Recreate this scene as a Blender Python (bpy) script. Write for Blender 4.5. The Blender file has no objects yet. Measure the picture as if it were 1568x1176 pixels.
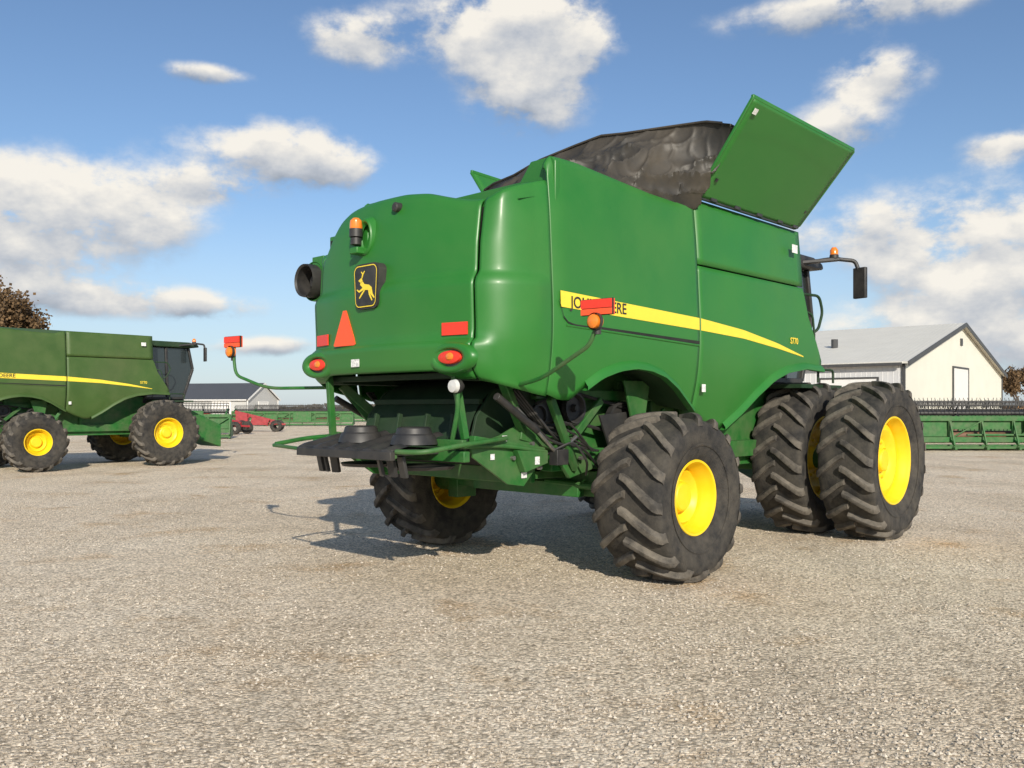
import bpy, math, random
import numpy as np
from mathutils import Vector, Matrix, noise as mnoise
random.seed(7); np.random.seed(7)
R_=math.radians
scene=bpy.context.scene
scene.view_settings.view_transform='Standard'
scene.view_settings.look='None'
scene.view_settings.exposure=0

# ------------------------------------------------------------------ materials
def new_mat(name):
    m=bpy.data.materials.new(name); m.use_nodes=True
    nt=m.node_tree; b=nt.nodes['Principled BSDF']; return m,nt,b
def mat(name,col,rough=0.5,metal=0.0,var=0.15,scale=6.0,dust=0.0,dustcol=(.25,.21,.16),bump=0.0,bscale=40,coat=0.0,emis=None,rvar=0.0):
    m,nt,b=new_mat(name); N=nt.nodes; L=nt.links
    tc=N.new('ShaderNodeTexCoord')
    n=N.new('ShaderNodeTexNoise'); n.inputs['Scale'].default_value=scale; n.inputs['Detail'].default_value=4
    L.new(tc.outputs['Object'],n.inputs['Vector'])
    mr=N.new('ShaderNodeMapRange'); mr.inputs['From Min'].default_value=.3; mr.inputs['From Max'].default_value=.7
    mr.inputs['To Min'].default_value=1-var; mr.inputs['To Max'].default_value=1+var
    L.new(n.outputs['Fac'],mr.inputs['Value'])
    mx=N.new('ShaderNodeVectorMath'); mx.operation='SCALE'; mx.inputs[0].default_value=col
    L.new(mr.outputs[0],mx.inputs['Scale'])
    last=mx.outputs[0]
    if dust>0:
        n2=N.new('ShaderNodeTexNoise'); n2.inputs['Scale'].default_value=scale*.5; n2.inputs['Detail'].default_value=7; n2.inputs['Roughness'].default_value=.65
        L.new(tc.outputs['Object'],n2.inputs['Vector'])
        r2=N.new('ShaderNodeMapRange'); r2.inputs['From Min'].default_value=.38; r2.inputs['From Max'].default_value=.72; r2.inputs['To Max'].default_value=dust
        L.new(n2.outputs['Fac'],r2.inputs['Value'])
        mc=N.new('ShaderNodeMixRGB'); mc.inputs['Color2'].default_value=(*dustcol,1)
        L.new(r2.outputs[0],mc.inputs['Fac']); L.new(last,mc.inputs['Color1']); last=mc.outputs[0]
    L.new(last,b.inputs['Base Color'])
    b.inputs['Roughness'].default_value=rough; b.inputs['Metallic'].default_value=metal
    if rvar>0:
        r3=N.new('ShaderNodeMapRange'); r3.inputs['From Min'].default_value=.3; r3.inputs['From Max'].default_value=.7
        r3.inputs['To Min'].default_value=rough-rvar; r3.inputs['To Max'].default_value=rough+rvar
        L.new(n.outputs['Fac'],r3.inputs['Value']); L.new(r3.outputs[0],b.inputs['Roughness'])
    if coat>0:
        b.inputs['Coat Weight'].default_value=coat; b.inputs['Coat Roughness'].default_value=.2
    if bump>0:
        nb=N.new('ShaderNodeTexNoise'); nb.inputs['Scale'].default_value=bscale; nb.inputs['Detail'].default_value=4
        L.new(tc.outputs['Object'],nb.inputs['Vector'])
        bp=N.new('ShaderNodeBump'); bp.inputs['Strength'].default_value=bump; bp.inputs['Distance'].default_value=.02
        L.new(nb.outputs['Fac'],bp.inputs['Height']); L.new(bp.outputs[0],b.inputs['Normal'])
    if emis:
        b.inputs['Emission Color'].default_value=(*emis,1); b.inputs['Emission Strength'].default_value=.10
    return m

M={}
M['green']=mat('green_paint',(.021,.165,.021),rough=.45,var=.07,scale=1.6,dust=.24,dustcol=(.09,.145,.05),coat=.08,rvar=.08)
M['green_frame']=mat('green_frame_paint',(.014,.135,.019),rough=.55,var=.2,scale=7,dust=.6,dustcol=(.12,.11,.07))
M['green_old']=mat('faded_green_paint',(.046,.100,.018),rough=.52,var=.12,scale=2.2,dust=.4,dustcol=(.10,.10,.045),coat=.03,rvar=.08)
M['green_shade']=mat('dusty_shade_green',(.008,.040,.011),rough=.7,var=.3,scale=5,dust=.5,dustcol=(.04,.04,.03))  # dusty green with under-hood shade put into its colour; also serves dark-green parts
M['yellow']=mat('yellow_wheel_paint',(.88,.60,.008),rough=.45,var=.05,scale=9,dust=.16,dustcol=(.45,.34,.12))
M['stripe']=mat('yellow_decal',(.85,.64,.05),rough=.45,var=.03)
M['tire']=mat('tire_rubber',(.024,.023,.022),rough=.88,var=.3,scale=9,dust=.8,dustcol=(.09,.078,.06),bump=.35,bscale=60)
M['lug']=mat('tire_lug_rubber',(.055,.050,.044),rough=.88,var=.3,scale=9,dust=.95,dustcol=(.20,.175,.14),bump=.4,bscale=60)
M['black']=mat('black_plastic',(.022,.022,.023),rough=.5,var=.2,scale=8,dust=.4,dustcol=(.09,.08,.065))
M['dark']=mat('dark_interior',(.010,.012,.010),rough=.8,var=.3,scale=5,dust=.3,dustcol=(.04,.04,.03))
M['steel']=mat('bare_steel',(.30,.29,.27),rough=.4,metal=.8,var=.2,scale=14)
M['tarp']=mat('black_tarp_cloth',(.034,.032,.028),rough=.55,var=.3,scale=2,dust=.65,dustcol=(.12,.095,.062),bump=.35,bscale=6)
M['red']=mat('red_reflector',(.70,.04,.02),rough=.35,var=.1,scale=60,emis=(.8,.05,.02))
M['orange']=mat('orange_reflector',(.82,.09,.025),rough=.35,var=.06,scale=60,emis=(.9,.12,.03))
M['amber']=mat('amber_lens',(.78,.20,.02),rough=.2,var=.05,emis=(.9,.3,.02),coat=.5)
M['white']=mat('white_label',(.7,.7,.68),rough=.5,var=.35,scale=60)
M['glass']=mat('cab_glass',(.02,.028,.03),rough=.06,var=.05,coat=1.0)
M['lens']=mat('work_lamp_lens',(.6,.6,.58),rough=.15,var=.1)
M['redpaint']=mat('red_machine_paint',(.33,.018,.025),rough=.5,var=.25,dust=.3,dustcol=(.12,.06,.05))
M['brown']=mat('rusty_auger',(.15,.075,.04),rough=.6,var=.3,scale=8)

# ------------------------------------------------------------------ mesh helper
class P:
    def __init__(s): s.v=[]; s.f=[]
    def add(s,vs,fs):
        o=len(s.v); s.v+= [tuple(x) for x in vs]; s.f+=[tuple(o+i for i in f) for f in fs]
    def box(s,c,d,rot=None,taper=None):
        hx,hy,hz=d[0]/2,d[1]/2,d[2]/2
        vs=[Vector((x*hx,y*hy,z*hz)) for z in(-1,1) for y in(-1,1) for x in(-1,1)]
        if taper:
            for i in range(4,8): vs[i].x*=taper[0]; vs[i].y*=taper[1]
        if rot:
            E=Matrix.Rotation(rot[2],3,'Z')@Matrix.Rotation(rot[1],3,'Y')@Matrix.Rotation(rot[0],3,'X')
            vs=[E@q for q in vs]
        C=Vector(c)
        s.add([q+C for q in vs],[(0,2,3,1),(4,5,7,6),(0,1,5,4),(2,6,7,3),(0,4,6,2),(1,3,7,5)])
    def beam(s,a,b,w,h):
        a=Vector(a);b=Vector(b);d=(b-a);d.normalize()
        up=Vector((0,0,1)) if abs(d.z)<.9 else Vector((0,1,0))
        sx=d.cross(up).normalized(); sz=sx.cross(d).normalized()
        vs=[]
        for p in(a,b):
            for x,z in((-1,-1),(1,-1),(1,1),(-1,1)): vs.append(p+sx*x*w/2+sz*z*h/2)
        s.add(vs,[(3,2,1,0),(4,5,6,7),(0,1,5,4),(1,2,6,5),(2,3,7,6),(3,0,4,7)])
    def tube(s,pts,r,n=10,r2=None,cap=True):
        pts=[Vector(p) for p in pts]; m=len(pts); rings=[]
        prev=None
        for i,p in enumerate(pts):
            d=(pts[min(i+1,m-1)]-pts[max(i-1,0)]).normalized()
            if prev is None:
                up=Vector((0,0,1)) if abs(d.z)<.9 else Vector((0,1,0))
                a=d.cross(up).normalized()
            else:
                a=(prev-d*prev.dot(d)).normalized()
            prev=a; b=d.cross(a)
            rr=r if r2 is None else r+(r2-r)*i/(m-1)
            rings.append([p+a*math.cos(2*math.pi*k/n)*rr+b*math.sin(2*math.pi*k/n)*rr for k in range(n)])
        vs=[q for ring in rings for q in ring]; fs=[]
        for i in range(m-1):
            for k in range(n):
                fs.append((i*n+k,i*n+(k+1)%n,(i+1)*n+(k+1)%n,(i+1)*n+k))
        if cap: fs.append(tuple(range(n-1,-1,-1))); fs.append(tuple((m-1)*n+k for k in range(n)))
        s.add(vs,fs)
    def bend(s,pts,r,n=10,k=5):
        pts=[Vector(p) for p in pts]; out=[pts[0]]
        for i in range(1,len(pts)-1):
            a,b,c=pts[i-1],pts[i],pts[i+1]
            l=min((a-b).length,(c-b).length)*.35
            p0=b+(a-b).normalized()*l; p2=b+(c-b).normalized()*l
            for j in range(k+1):
                t=j/k; out.append(p0*(1-t)**2+b*2*t*(1-t)+p2*t*t)
        out.append(pts[-1]); s.tube(out,r,n)
    def lathe(s,prof,c=(0,0,0),axis='x',n=48,sc=(1,1,1)):
        vs=[];m=len(prof);C=Vector(c)
        for k in range(n):
            a=2*math.pi*k/n
            for (t,r) in prof:
                if axis=='x': q=Vector((t,r*math.cos(a),r*math.sin(a)))
                elif axis=='y': q=Vector((r*math.cos(a),t,r*math.sin(a)))
                else: q=Vector((r*math.cos(a),r*math.sin(a),t))
                vs.append(Vector((q.x*sc[0],q.y*sc[1],q.z*sc[2]))+C)
        fs=[]
        for k in range(n):
            k2=(k+1)%n
            for i in range(m-1):
                fs.append((k*m+i,k*m+i+1,k2*m+i+1,k2*m+i))
        s.add(vs,fs)
    def prism(s,pts,axis,a,b):
        def mk(p,t):
            if axis=='x': return (t,p[0],p[1])
            if axis=='y': return (p[0],t,p[1])
            return (p[0],p[1],t)
        n=len(pts); vs=[mk(p,a) for p in pts]+[mk(p,b) for p in pts]
        fs=[tuple(range(n)),tuple(range(2*n-1,n-1,-1))]+[(i,i+n,(i+1)%n+n,(i+1)%n) for i in range(n)]
        s.add(vs,fs)
    def grid(s,rows):
        n=len(rows);m=len(rows[0]); vs=[q for r in rows for q in r]
        s.add(vs,[(i*m+j,i*m+j+1,(i+1)*m+j+1,(i+1)*m+j) for i in range(n-1) for j in range(m-1)])
import bmesh
def make(name,p,mt,parent=None,smooth=True,bevel=0,solid=0,fix=True,ang=35):
    me=bpy.data.meshes.new(name); me.from_pydata(p.v,[],p.f); me.update()
    if fix:
        bm=bmesh.new(); bm.from_mesh(me); bmesh.ops.recalc_face_normals(bm,faces=bm.faces); bm.to_mesh(me); bm.free()
    if smooth:
        me.polygons.foreach_set('use_smooth',[True]*len(me.polygons)); me.set_sharp_from_angle(angle=R_(ang))
    me.materials.append(mt)
    o=bpy.data.objects.new(name,me); scene.collection.objects.link(o)
    if parent: o.parent=parent
    if solid:
        md=o.modifiers.new('solid','SOLIDIFY'); md.thickness=solid; md.offset=-1
    if bevel:
        md=o.modifiers.new('bev','BEVEL'); md.width=bevel; md.segments=2; md.limit_method='ANGLE'; md.angle_limit=R_(40)
    return o
def empty(name,loc,rz=0,sc=1):
    e=bpy.data.objects.new(name,None); e.location=loc; e.rotation_euler=(0,0,rz); e.scale=(sc,)*3
    scene.collection.objects.link(e); return e
def interp(tab,x):
    return float(np.interp(x,[a for a,_ in tab],[b for _,b in tab]))
def smooth_tab(tab,n=6):
    xs=np.linspace(tab[0][0],tab[-1][0],120); ys=np.interp(xs,[a for a,_ in tab],[b for _,b in tab])
    k=np.ones(n)/n; yp=np.pad(ys,(n,n),mode='edge')
    for _ in range(2): yp=np.convolve(yp,k,'same')
    return list(zip(xs.tolist(),yp[n:-n].tolist()))

# ------------------------------------------------------------------ wheels
wcache={}
def wheel(name,R,w,rim,c,parent,out=1,nl=20,phase=0.0):
    key=(R,w,rim)
    if key not in wcache:
        h=R-rim; lh=.06
        half=[(.37*w,rim-.01),(.41*w,rim+.03),(.455*w,rim+.22*h),(.492*w,rim+.45*h),(.497*w,rim+.6*h),(.488*w,rim+.76*h),(.462*w,R-lh-.035),(.40*w,R-lh-.018),(.25*w,R-lh-.006),(0,R-lh)]
        prof=[(-a,b) for a,b in half]+[(a,b) for a,b in half[-2::-1]]
        t=P(); t.lathe(prof,n=72)
        for sg in(-1,1):
            t.lathe([(sg*.478*w,rim+.30*h),(sg*(.478*w+.008),rim+.33*h),(sg*.488*w,rim+.36*h)],n=72)
        g=P()
        tab=[(a/w,b) for a,b in sorted(half[5:])]
        for sg in(-1,1):
            for i in range(nl):
                th0=2*math.pi*(i+(.5 if sg>0 else 0))/nl
                rows=[]
                secs=[-.03,.05,.14,.22,.30,.38,.44,.475,.492]
                for s_ in secs:
                    rb=interp(tab,abs(s_)); f=max(s_,0)/.5
                    off=(.36*w*f+.04*w*f*f)/R
                    top=rb+lh*(1 if s_<.45 else (.8 if s_<.48 else .15))
                    bw=.046+.014*f; tw=.027+.014*f
                    xo=0 if s_<.45 else .008
                    def pt(r,dt): 
                        a=th0+off+dt/R
                        return (sg*(s_*w+xo),r*math.cos(a),r*math.sin(a))
                    rows.append([pt(rb-.02,-bw),pt(top-.004,-tw),pt(top+.002,0),pt(top-.004,tw),pt(rb-.02,bw)])
                g.grid(rows)
                g.add([rows[0][k] for k in range(5)],[(0,1,2,3,4)])
                g.add([rows[-1][k] for k in range(5)],[(0,1,2,3,4)])
        r=P()
        r.lathe([(.385*w,rim+.012),(.40*w,rim+.006),(.395*w,rim-.012),(.36*w,rim-.022),(.30*w,rim-.03),(.24*w,rim-.055),(.16*w,rim-.06),(-.16*w,rim-.06),(-.24*w,rim-.055),(-.30*w,rim-.03),(-.36*w,rim-.022),(-.40*w,rim+.006),(-.385*w,rim+.012)],n=64)
        r.lathe([(.15*w,rim-.058),(.19*w,rim-.10),(.21*w,rim*.70),(.17*w,rim*.60),(.10*w,rim*.52),(.09*w,.17),(.11*w,.15),(.20*w,.135),(.22*w,.12),(.22*w,.0)],n=64)
        b=P()
        for k in range(10):
            a=2*math.pi*k/10
            b.tube([(.09*w,.225*math.cos(a),.225*math.sin(a)),(.09*w+.035,.225*math.cos(a),.225*math.sin(a))],.018,6)
        wcache[key]=[make('tire',t,M['tire'],ang=50),make('tread_lugs',g,M['lug'],ang=40),make('rim',r,M['yellow'],ang=30),make('wheel_bolts',b,M['yellow'])]
        first=True
    else: first=False
    for k,o in enumerate(wcache[key]):
        q=o if first else o.copy()
        if not first: scene.collection.objects.link(q)
        q.parent=parent; q.name=name+'_'+['tire','lugs','rim','bolts'][k]
        q.location=c
        q.scale=(out,1,1); q.rotation_euler=(phase,0,0)

# ------------------------------------------------------------------ combine
ES=smooth_tab([(1.3,-.16),(1.6,-.07),(1.9,.0),(2.2,.03),(2.5,.03),(2.9,.01),(3.3,-.01),(3.85,-.06)],10)
ERl=smooth_tab([(1.82,-.05),(1.90,.05),(1.98,.085),(2.13,.10),(2.16,.10),(2.19,.045),(2.3,.04),(2.63,.055)],3)
ERu=[(2.63,.055),(2.66,.053),(2.70,.035),(2.745,.0),(2.77,-.008),(3.0,-.02),(3.3,-.07),(3.6,-.16)]
ER=ERl+ERu[1:]
ECl=smooth_tab([(1.7,-.08),(1.95,.0),(2.2,.04),(2.63,.055)],8)
EC=ECl+[(2.66,.053),(2.70,.035),(2.745,.005),(2.77,.0),(3.2,-.02),(3.6,-.07)]
def combine(name,loc,rz,sc,green,duals,opened,FA):
    E=empty(name,loc,rz,sc)
    frame=M['green_frame']
    def shell(nm,st,blocks,wr,rnd=.0):
        rows=[]
        for (u,v,nx,ny,zb,zt,w) in st:
            zs=[]
            bl=[zb]+[min(max(b,zb),zt) for b in blocks]+[zt]
            for a,b,n in zip(bl[:-1],bl[1:],wr):
                zs+=[a+(b-a)*k/n for k in range(n)]
            if rnd: 
                zs+=[zt-rnd*.25,zt-rnd*.08]
                zs=sorted(zs)
            zs.append(zt)
            col=[]
            for z in zs:
                if w>=1: e=interp(ES,z)
                elif w<=0: e=interp(ER,z)
                else:
                    e=interp(EC,z)
                    if w>.8: e=e*(1-w)/.2+interp(ES,z)*(w-.8)/.2
                    if w<.3: e=e*w/.3+interp(ER,z)*(.3-w)/.3
                if rnd: 
                    d=zt-z
                    if d<rnd: e-=rnd-math.sqrt(max(rnd*rnd-(rnd-d)**2,0))
                col.append((u+nx*e,v+ny*e,z))
            rows.append(col)
        p=P(); p.grid(rows)
        return make(nm,p,green,E,solid=.02,fix=False,ang=40)
    for sx in(1,-1):
        tag='right' if sx>0 else 'left'
        def flip(st):
            if sx>0: return st
            return [(-u,v,-nx,ny,zb,zt,w) for (u,v,nx,ny,zb,zt,w) in st][::-1]
        FB=[(.905,1.60),(1.18,1.47),(1.45,1.38),(1.6,1.40),(1.9,1.58),(2.18,1.78),(2.5,1.96),(2.82,2.06),(3.3,2.12),(3.8,2.10)]
        vs=list(np.linspace(.905,3.32,34))+list(np.linspace(3.36,3.8,6))
        FT=[(.9,3.105),(3.32,3.105),(3.36,3.03),(3.45,2.75),(3.8,2.22)]
        st=[(1.40,v,1,0,interp(FB,v),interp(FT,v),1) for v in vs][::-1]
        shell('side_panel_front_lower_'+tag,flip(st),[],[24])
        st=[(1.40,v,1,0,3.125,3.81,1) for v in np.linspace(.905,3.32,20)][::-1]
        shell('side_panel_front_upper_'+tag,flip(st),[],[10])
        RB=[(-1.40,1.74),(-1.25,1.69),(-1.106,1.69),(-.95,1.80),(-.75,1.91),(-.5,1.98),(-.25,2.01),(0,1.995),(.25,1.94),(.5,1.83),(.7,1.71),(.89,1.60)]
        RT=[(-1.40,3.68),(-1.37,3.77),(-1.32,3.81),(-1.0,3.815),(.14,3.74),(.6,3.73),(.8,3.80),(.89,3.81)]
        st=[]
        for v in list(np.linspace(.888,-1.28,44))+[-1.32,-1.35,-1.38,-1.395]:
            un=1.40-(0.035*max(0,(-1.2-v)/.2)**2)
            st.append((un,v,1,0,interp(RB,v),interp(RT,v),1))
        shell('side_panel_rear_'+tag,flip(st),[2.2,2.64,2.78],[8,6,3,14],rnd=.05)
        cp=[(1.385,-1.415),(1.385,-1.55),(1.372,-1.68),(1.34,-1.80),(1.29,-1.90),(1.22,-1.975),(1.135,-2.02)]
        cu=[]
        for i in range(len(cp)-1):
            for k in range(4):
                t=k/4; cu.append((cp[i][0]*(1-t)+cp[i+1][0]*t,cp[i][1]*(1-t)+cp[i+1][1]*t))
        cu.append(cp[-1]); 
        ca=np.array(cu)
        for _ in range(6): ca[1:-1]=(ca[:-2]+ca[2:]+2*ca[1:-1])/4
        cu=ca.tolist(); st=[]
        for i,(u,v) in enumerate(cu):
            t=i/(len(cu)-1); a=t*t*(3-2*t)*R_(83)
            zt=3.58+(3.38-3.58)*t
            if sx<0: zt=3.30-.16*t
            st.append((u,v,math.cos(a),-math.sin(a),1.72+.13*t,zt,min(max(1-t,.001),.999)))
        shell('corner_panel_'+tag,flip(st),[2.2,2.63,2.77],[10,6,6,14],rnd=.045)
        lip=P(); 
        for tab in (RB[3:],FB[3:]):
            pts=[]
            for v in np.linspace(tab[0][0],tab[-1][0],24):
                pts.append((v,interp(tab,v)))
            rows=[]
            for v,z in pts:
                e=interp(ES,z)
                rows.append([(sx*(1.40+e),v,z+.07),(sx*(1.425+e),v,z+.05),(sx*(1.455+e),v,z+.01),(sx*(1.455+e),v,z-.02),(sx*(1.43+e),v,z-.025),(sx*(1.38+e),v,z-.02)])
            lip.grid(rows)
        make('wheel_arch_lip_'+tag,lip,green,E,ang=60)
        inner=P()
        for tab in (RB[2:],FB[3:]):
            rows=[]
            for v in np.linspace(tab[0][0],tab[-1][0],24):
                z=interp(tab,v); e=interp(ES,z)
                rows.append([(sx*(1.38+e),v,z-.01),(sx*.9,v,z+.05)])
            inner.grid(rows)
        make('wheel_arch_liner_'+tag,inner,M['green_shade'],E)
        def srf(z): return sx*(1.40+interp(ES,z)+.004)
        s1=P(); 
        for rng in ((-1.33,.885),(.915,3.28)):
            rows=[]
            for v in np.linspace(rng[0],rng[1],30):
                zt=interp([(-1.33,2.63),(.9,2.555),(1.8,2.49),(2.6,2.385),(3.28,2.262)],v)
                zb=interp([(-1.33,2.49),(-.5,2.468),(.9,2.43),(1.8,2.395),(2.6,2.325),(3.28,2.25)],v)
                rows.append([(srf(zb+(zt-zb)*k/6),v,zb+(zt-zb)*k/6) for k in range(7)])
            s1.grid(rows)
        make('yellow_stripe_'+tag,s1,M['stripe'],E)
        sl=P()
        rows=[]
        for v in np.linspace(-1.35,.885,40):
            zc=interp([(-1.36,2.60),(-1.33,2.47),(-1.27,2.37),(-1.15,2.345),(.885,2.30)],v)
            hw=.016 if v>-.9 else .007
            rows.append([(srf(zc+(k-2)*hw*.5)+sx*.002,v,zc+(k-2)*hw*.5) for k in range(5)])
        sl.grid(rows); make('slot_'+tag,sl,M['dark'],E)
        rg=P(); rg.bend([(sx*1.425,-1.25,2.335),(sx*1.43,-.2,2.305),(sx*1.43,.88,2.27)],.012,8)
        make('side_rib_'+tag,rg,green,E)
        for txt,sz,v0,z0,mt_ in (('JOHN DEERE',.142,-1.20,2.495,'black'),('S770',.105,2.92,2.40,'stripe')):
            cu_=bpy.data.curves.new('lettering','FONT'); cu_.body=txt; cu_.size=sz; cu_.offset=.0015; cu_.extrude=.001
            to=bpy.data.objects.new('lettering_tmp',cu_); scene.collection.objects.link(to)
            bpy.context.view_layer.update()
            dg=bpy.context.evaluated_depsgraph_get(); me=bpy.data.meshes.new_from_object(to.evaluated_get(dg))
            bpy.data.objects.remove(to)
            me.materials.clear(); me.materials.append(M[mt_])
            o=bpy.data.objects.new('lettering_'+tag,me); scene.collection.objects.link(o); o.parent=E
            xx=sx*(1.40+interp(ES,z0+.05)+.008)
            if sx>0: o.matrix_local=Matrix(((0,0,1,xx),(1,0,0,v0),(0,1,0,z0),(0,0,0,1)))
            else: o.matrix_local=Matrix(((0,0,-1,xx),(-1,0,0,v0+.85),(0,1,0,z0),(0,0,0,1)))
    # rear hood
    ZT=smooth_tab([(-1.12,3.12),(-1.07,3.16),(-1.0,3.27),(-.95,3.38),(-.88,3.47),(-.76,3.53),(-.6,3.555),(-.3,3.565),(.16,3.555),(.45,3.52),(.77,3.43),(.95,3.39),(1.12,3.375)],5)
    st=[]
    for u in np.linspace(1.115,-1.115,64):
        v=-2.03-.13*(1-(u/1.12)**2); a=math.atan2(2*.13*u/1.12**2,1)
        st.append((u,v,math.sin(a),-math.cos(a),interp([(-1.12,1.86),(-.95,1.86),(-.75,1.93),(.75,1.93),(.95,1.86),(1.12,1.86)],u),interp(ZT,u),0))
    shell('rear_hood',st,[2.2,2.63,2.77],[14,6,6,16],rnd=.07)
    t=P()
    t.box((0,-1.62,3.2),(2.3,.56,.3))
    t.prism([(-1.35,3.3),(1.37,3.3),(1.37,3.76),(1.33,3.80),(1.08,3.80),(.95,3.64),(-.95,3.64),(-1.08,3.80),(-1.33,3.80),(-1.35,3.76)],'y',-1.33,-1.27)
    t.prism([(-1.35,2.4),(1.35,2.4),(1.35,3.80),(-1.35,3.80)],'y',3.22,3.30)
    t.grid([[(u,-1.9,interp(ZT,u)-.10),(u,-1.30,interp(ZT,u)-.04)] for u in np.linspace(-1.1,1.1,30)])
    t.grid([[(u,-1.75,3.36 if u>0 else 3.1),(u,-1.32,3.47 if u>0 else 3.2)] for u in np.linspace(1.1,1.34,3)])
    make('grain_tank_walls',t,green,E,bevel=.012)
    d=P()
    d.box((0,.75,2.72),(2.6,4.7,1.2)); d.box((0,-1.55,2.7),(2.2,.75,1.2)); 
    make('inner_body',d,M['dark'],E)
    c=P()
    for sx in(-1,1):
        c.box((sx*.72,1.6,1.55),(.05,5.0,.95)); c.box((sx*.80,1.7,1.12),(.14,5.0,.20)); c.box((sx*.80,.6,1.75),(.10,3.2,.10))
        for v in(-.9,-.45,.35,.95,1.5): c.box((sx*.77,v,1.5),(.08,.07,.8))
        c.beam((sx*.80,-.95,1.1),(sx*1.15,-1.75,1.85),.07,.09)
        c.beam((sx*.82,-.2,1.15),(sx*.95,-1.35,1.40),.08,.12)
        c.beam((sx*.9,-.1,1.7),(sx*.9,-.75,1.15),.06,.08)
        c.beam((sx*1.0,.9,1.6),(sx*.85,.55,1.1),.05,.08)
        c.beam((sx*1.15,-1.15,1.72),(sx*.95,-.55,1.05),.05,.10)
        c.prism([(-.75,1.12),(-.35,1.32),(-.25,1.02),(-.6,.95)],'x',sx*.88,sx*.93)
        c.prism([(.1,1.9),(.55,1.9),(.45,1.45),(.25,1.45)],'x',sx*1.02,sx*1.05)
    c.box((0,0,.86),(2.5,.26,.26)); c.box((0,0,1.06),(.5,.5,.3)); c.box((0,-.22,.80),(1.5,.10,.14))
    for sx in(-1,1): 
        c.box((sx*1.22,0,.82),(.16,.3,.46)); c.tube([(sx*1.2,0,.8),(sx*1.55,0,.8)],.15,20)
        c.tube([(sx*.3,-.24,.86),(sx*1.15,-.24,.84)],.035,10)
    c.box((0,FA,1.0),(1.3 if duals else 2.2,.4,.42)); 
    c.box((0,2.2,.98),(1.5,2.6,.14)); c.box((0,FA-.7,1.3),(1.4,1.2,.6))
    hw=2.0 if duals else 1.5
    c.tube([(-hw,FA,.97),(hw,FA,.97)],.13,20)
    c.box((0,-.9,1.08),(1.44,.06,.34)); c.box((0,-.55,.97),(1.2,.8,.08))
    c.box((.0,-1.32,1.02),(1.9,.09,.14)); c.box((.25,-2.12,1.22),(1.7,.07,.09))
    make('chassis_frame',c,frame,E,bevel=.008)
    fh=P(); fh.prism([(4.3,1.0),(4.3,1.9),(5.9,1.15),(5.9,.45)],'x',-.65,.65)
    make('feeder_house',fh,frame,E,bevel=.02)
    k=P()
    rows=[]
    for i in range(14):
        a=math.pi*.5*i/13
        rows.append([(u,-1.05-.72*math.cos(a),1.28+.62*math.sin(a)) for u in np.linspace(-.74,.74,12)])
    k.grid(rows)
    for sx in(-1,1):
        k.prism([(-1.78,1.28),(-1.70,1.55),(-1.5,1.78),(-1.05,1.92),(-.85,1.9),(-.85,1.2),(-1.3,1.12)],'x',sx*.75,sx*.78)
    for u in(-.55,-.2,.2,.55): k.box((u,-1.79,1.42),(.03,.05,.3),rot=(R_(-12),0,0))
    k.box((0,-1.82,1.27),(1.55,.07,.06)); k.box((0,-1.62,1.68),(1.5,.05,.05))
    for u in (-1.0,1.0): k.box((u,-1.5,1.88),(.3,.9,.05))
    k.box((0,-1.95,1.90),(1.9,.12,.05))
    make('straw_chopper_housing',k,M['green_shade'],E,bevel=.004)  # green housing coloured dark to carry the shadow below the hood
    k=P(); k.prism([(-1.5,1.3),(-1.2,1.65),(-.9,1.2),(-1.3,1.0)],'x',-.72,.72); k.box((0,-.3,1.8),(1.3,1.6,.5))
    make('straw_chopper_rotor_box',k,M['dark'],E,bevel=.01)
    ka=P()
    ka.lathe([(-.75,.001),(-.75,.30),(.75,.30),(.75,.001)],c=(0,-.55,1.55),n=24)
    for sx in(-1,1):
        ka.lathe([(sx*.86,.24),(sx*.92,.24),(sx*.92,.21),(sx*.88,.19),(sx*.88,.06),(sx*.93,.05),(sx*.93,.0)],c=(0,.25,1.45),n=28)
        ka.lathe([(sx*.86,.15),(sx*.92,.15),(sx*.92,.13),(sx*.88,.11),(sx*.88,.04),(sx*.93,.03),(sx*.93,.0)],c=(0,-.5,1.62),n=24)
        ka.lathe([(sx*.86,.11),(sx*.90,.11),(sx*.90,.09),(sx*.87,.08),(sx*.87,.0)],c=(0,-1.0,1.55),n=20)
        ka.bend([(sx*.89,.45,1.6),(sx*.89,-.55,1.78),(sx*.89,-1.05,1.66)],.018,6)
        ka.bend([(sx*.89,.45,1.3),(sx*.89,-.45,1.48),(sx*.89,-1.05,1.44)],.018,6)
        ka.prism([(-.2,1.55),(.5,1.6),(.45,1.2),(.0,1.15)],'x',sx*.95,sx*.97)
        for q in range(4):
            o=q*.035
            ka.bend([(sx*(1.0+o*.3),-1.55+o,1.78),(sx*(1.03+o),-1.2+o,1.48-o),(sx*(1.0-o),-.7,1.5-o*2),(sx*.95,-.3+o,1.2)],.012,6)
        ka.bend([(sx*.98,-1.4,1.6),(sx*1.05,-1.0,1.30),(sx*1.0,-.5,1.25),(sx*.9,-.1,1.0)],.014,6)
        ka.bend([(sx*.98,-1.0,1.2),(sx*1.1,-.75,1.32),(sx*1.14,-.6,1.12),(sx*1.0,-.45,.98)],.012,6)
    make('belts_and_hoses',ka,M['black'],E)
    g=P()
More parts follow.
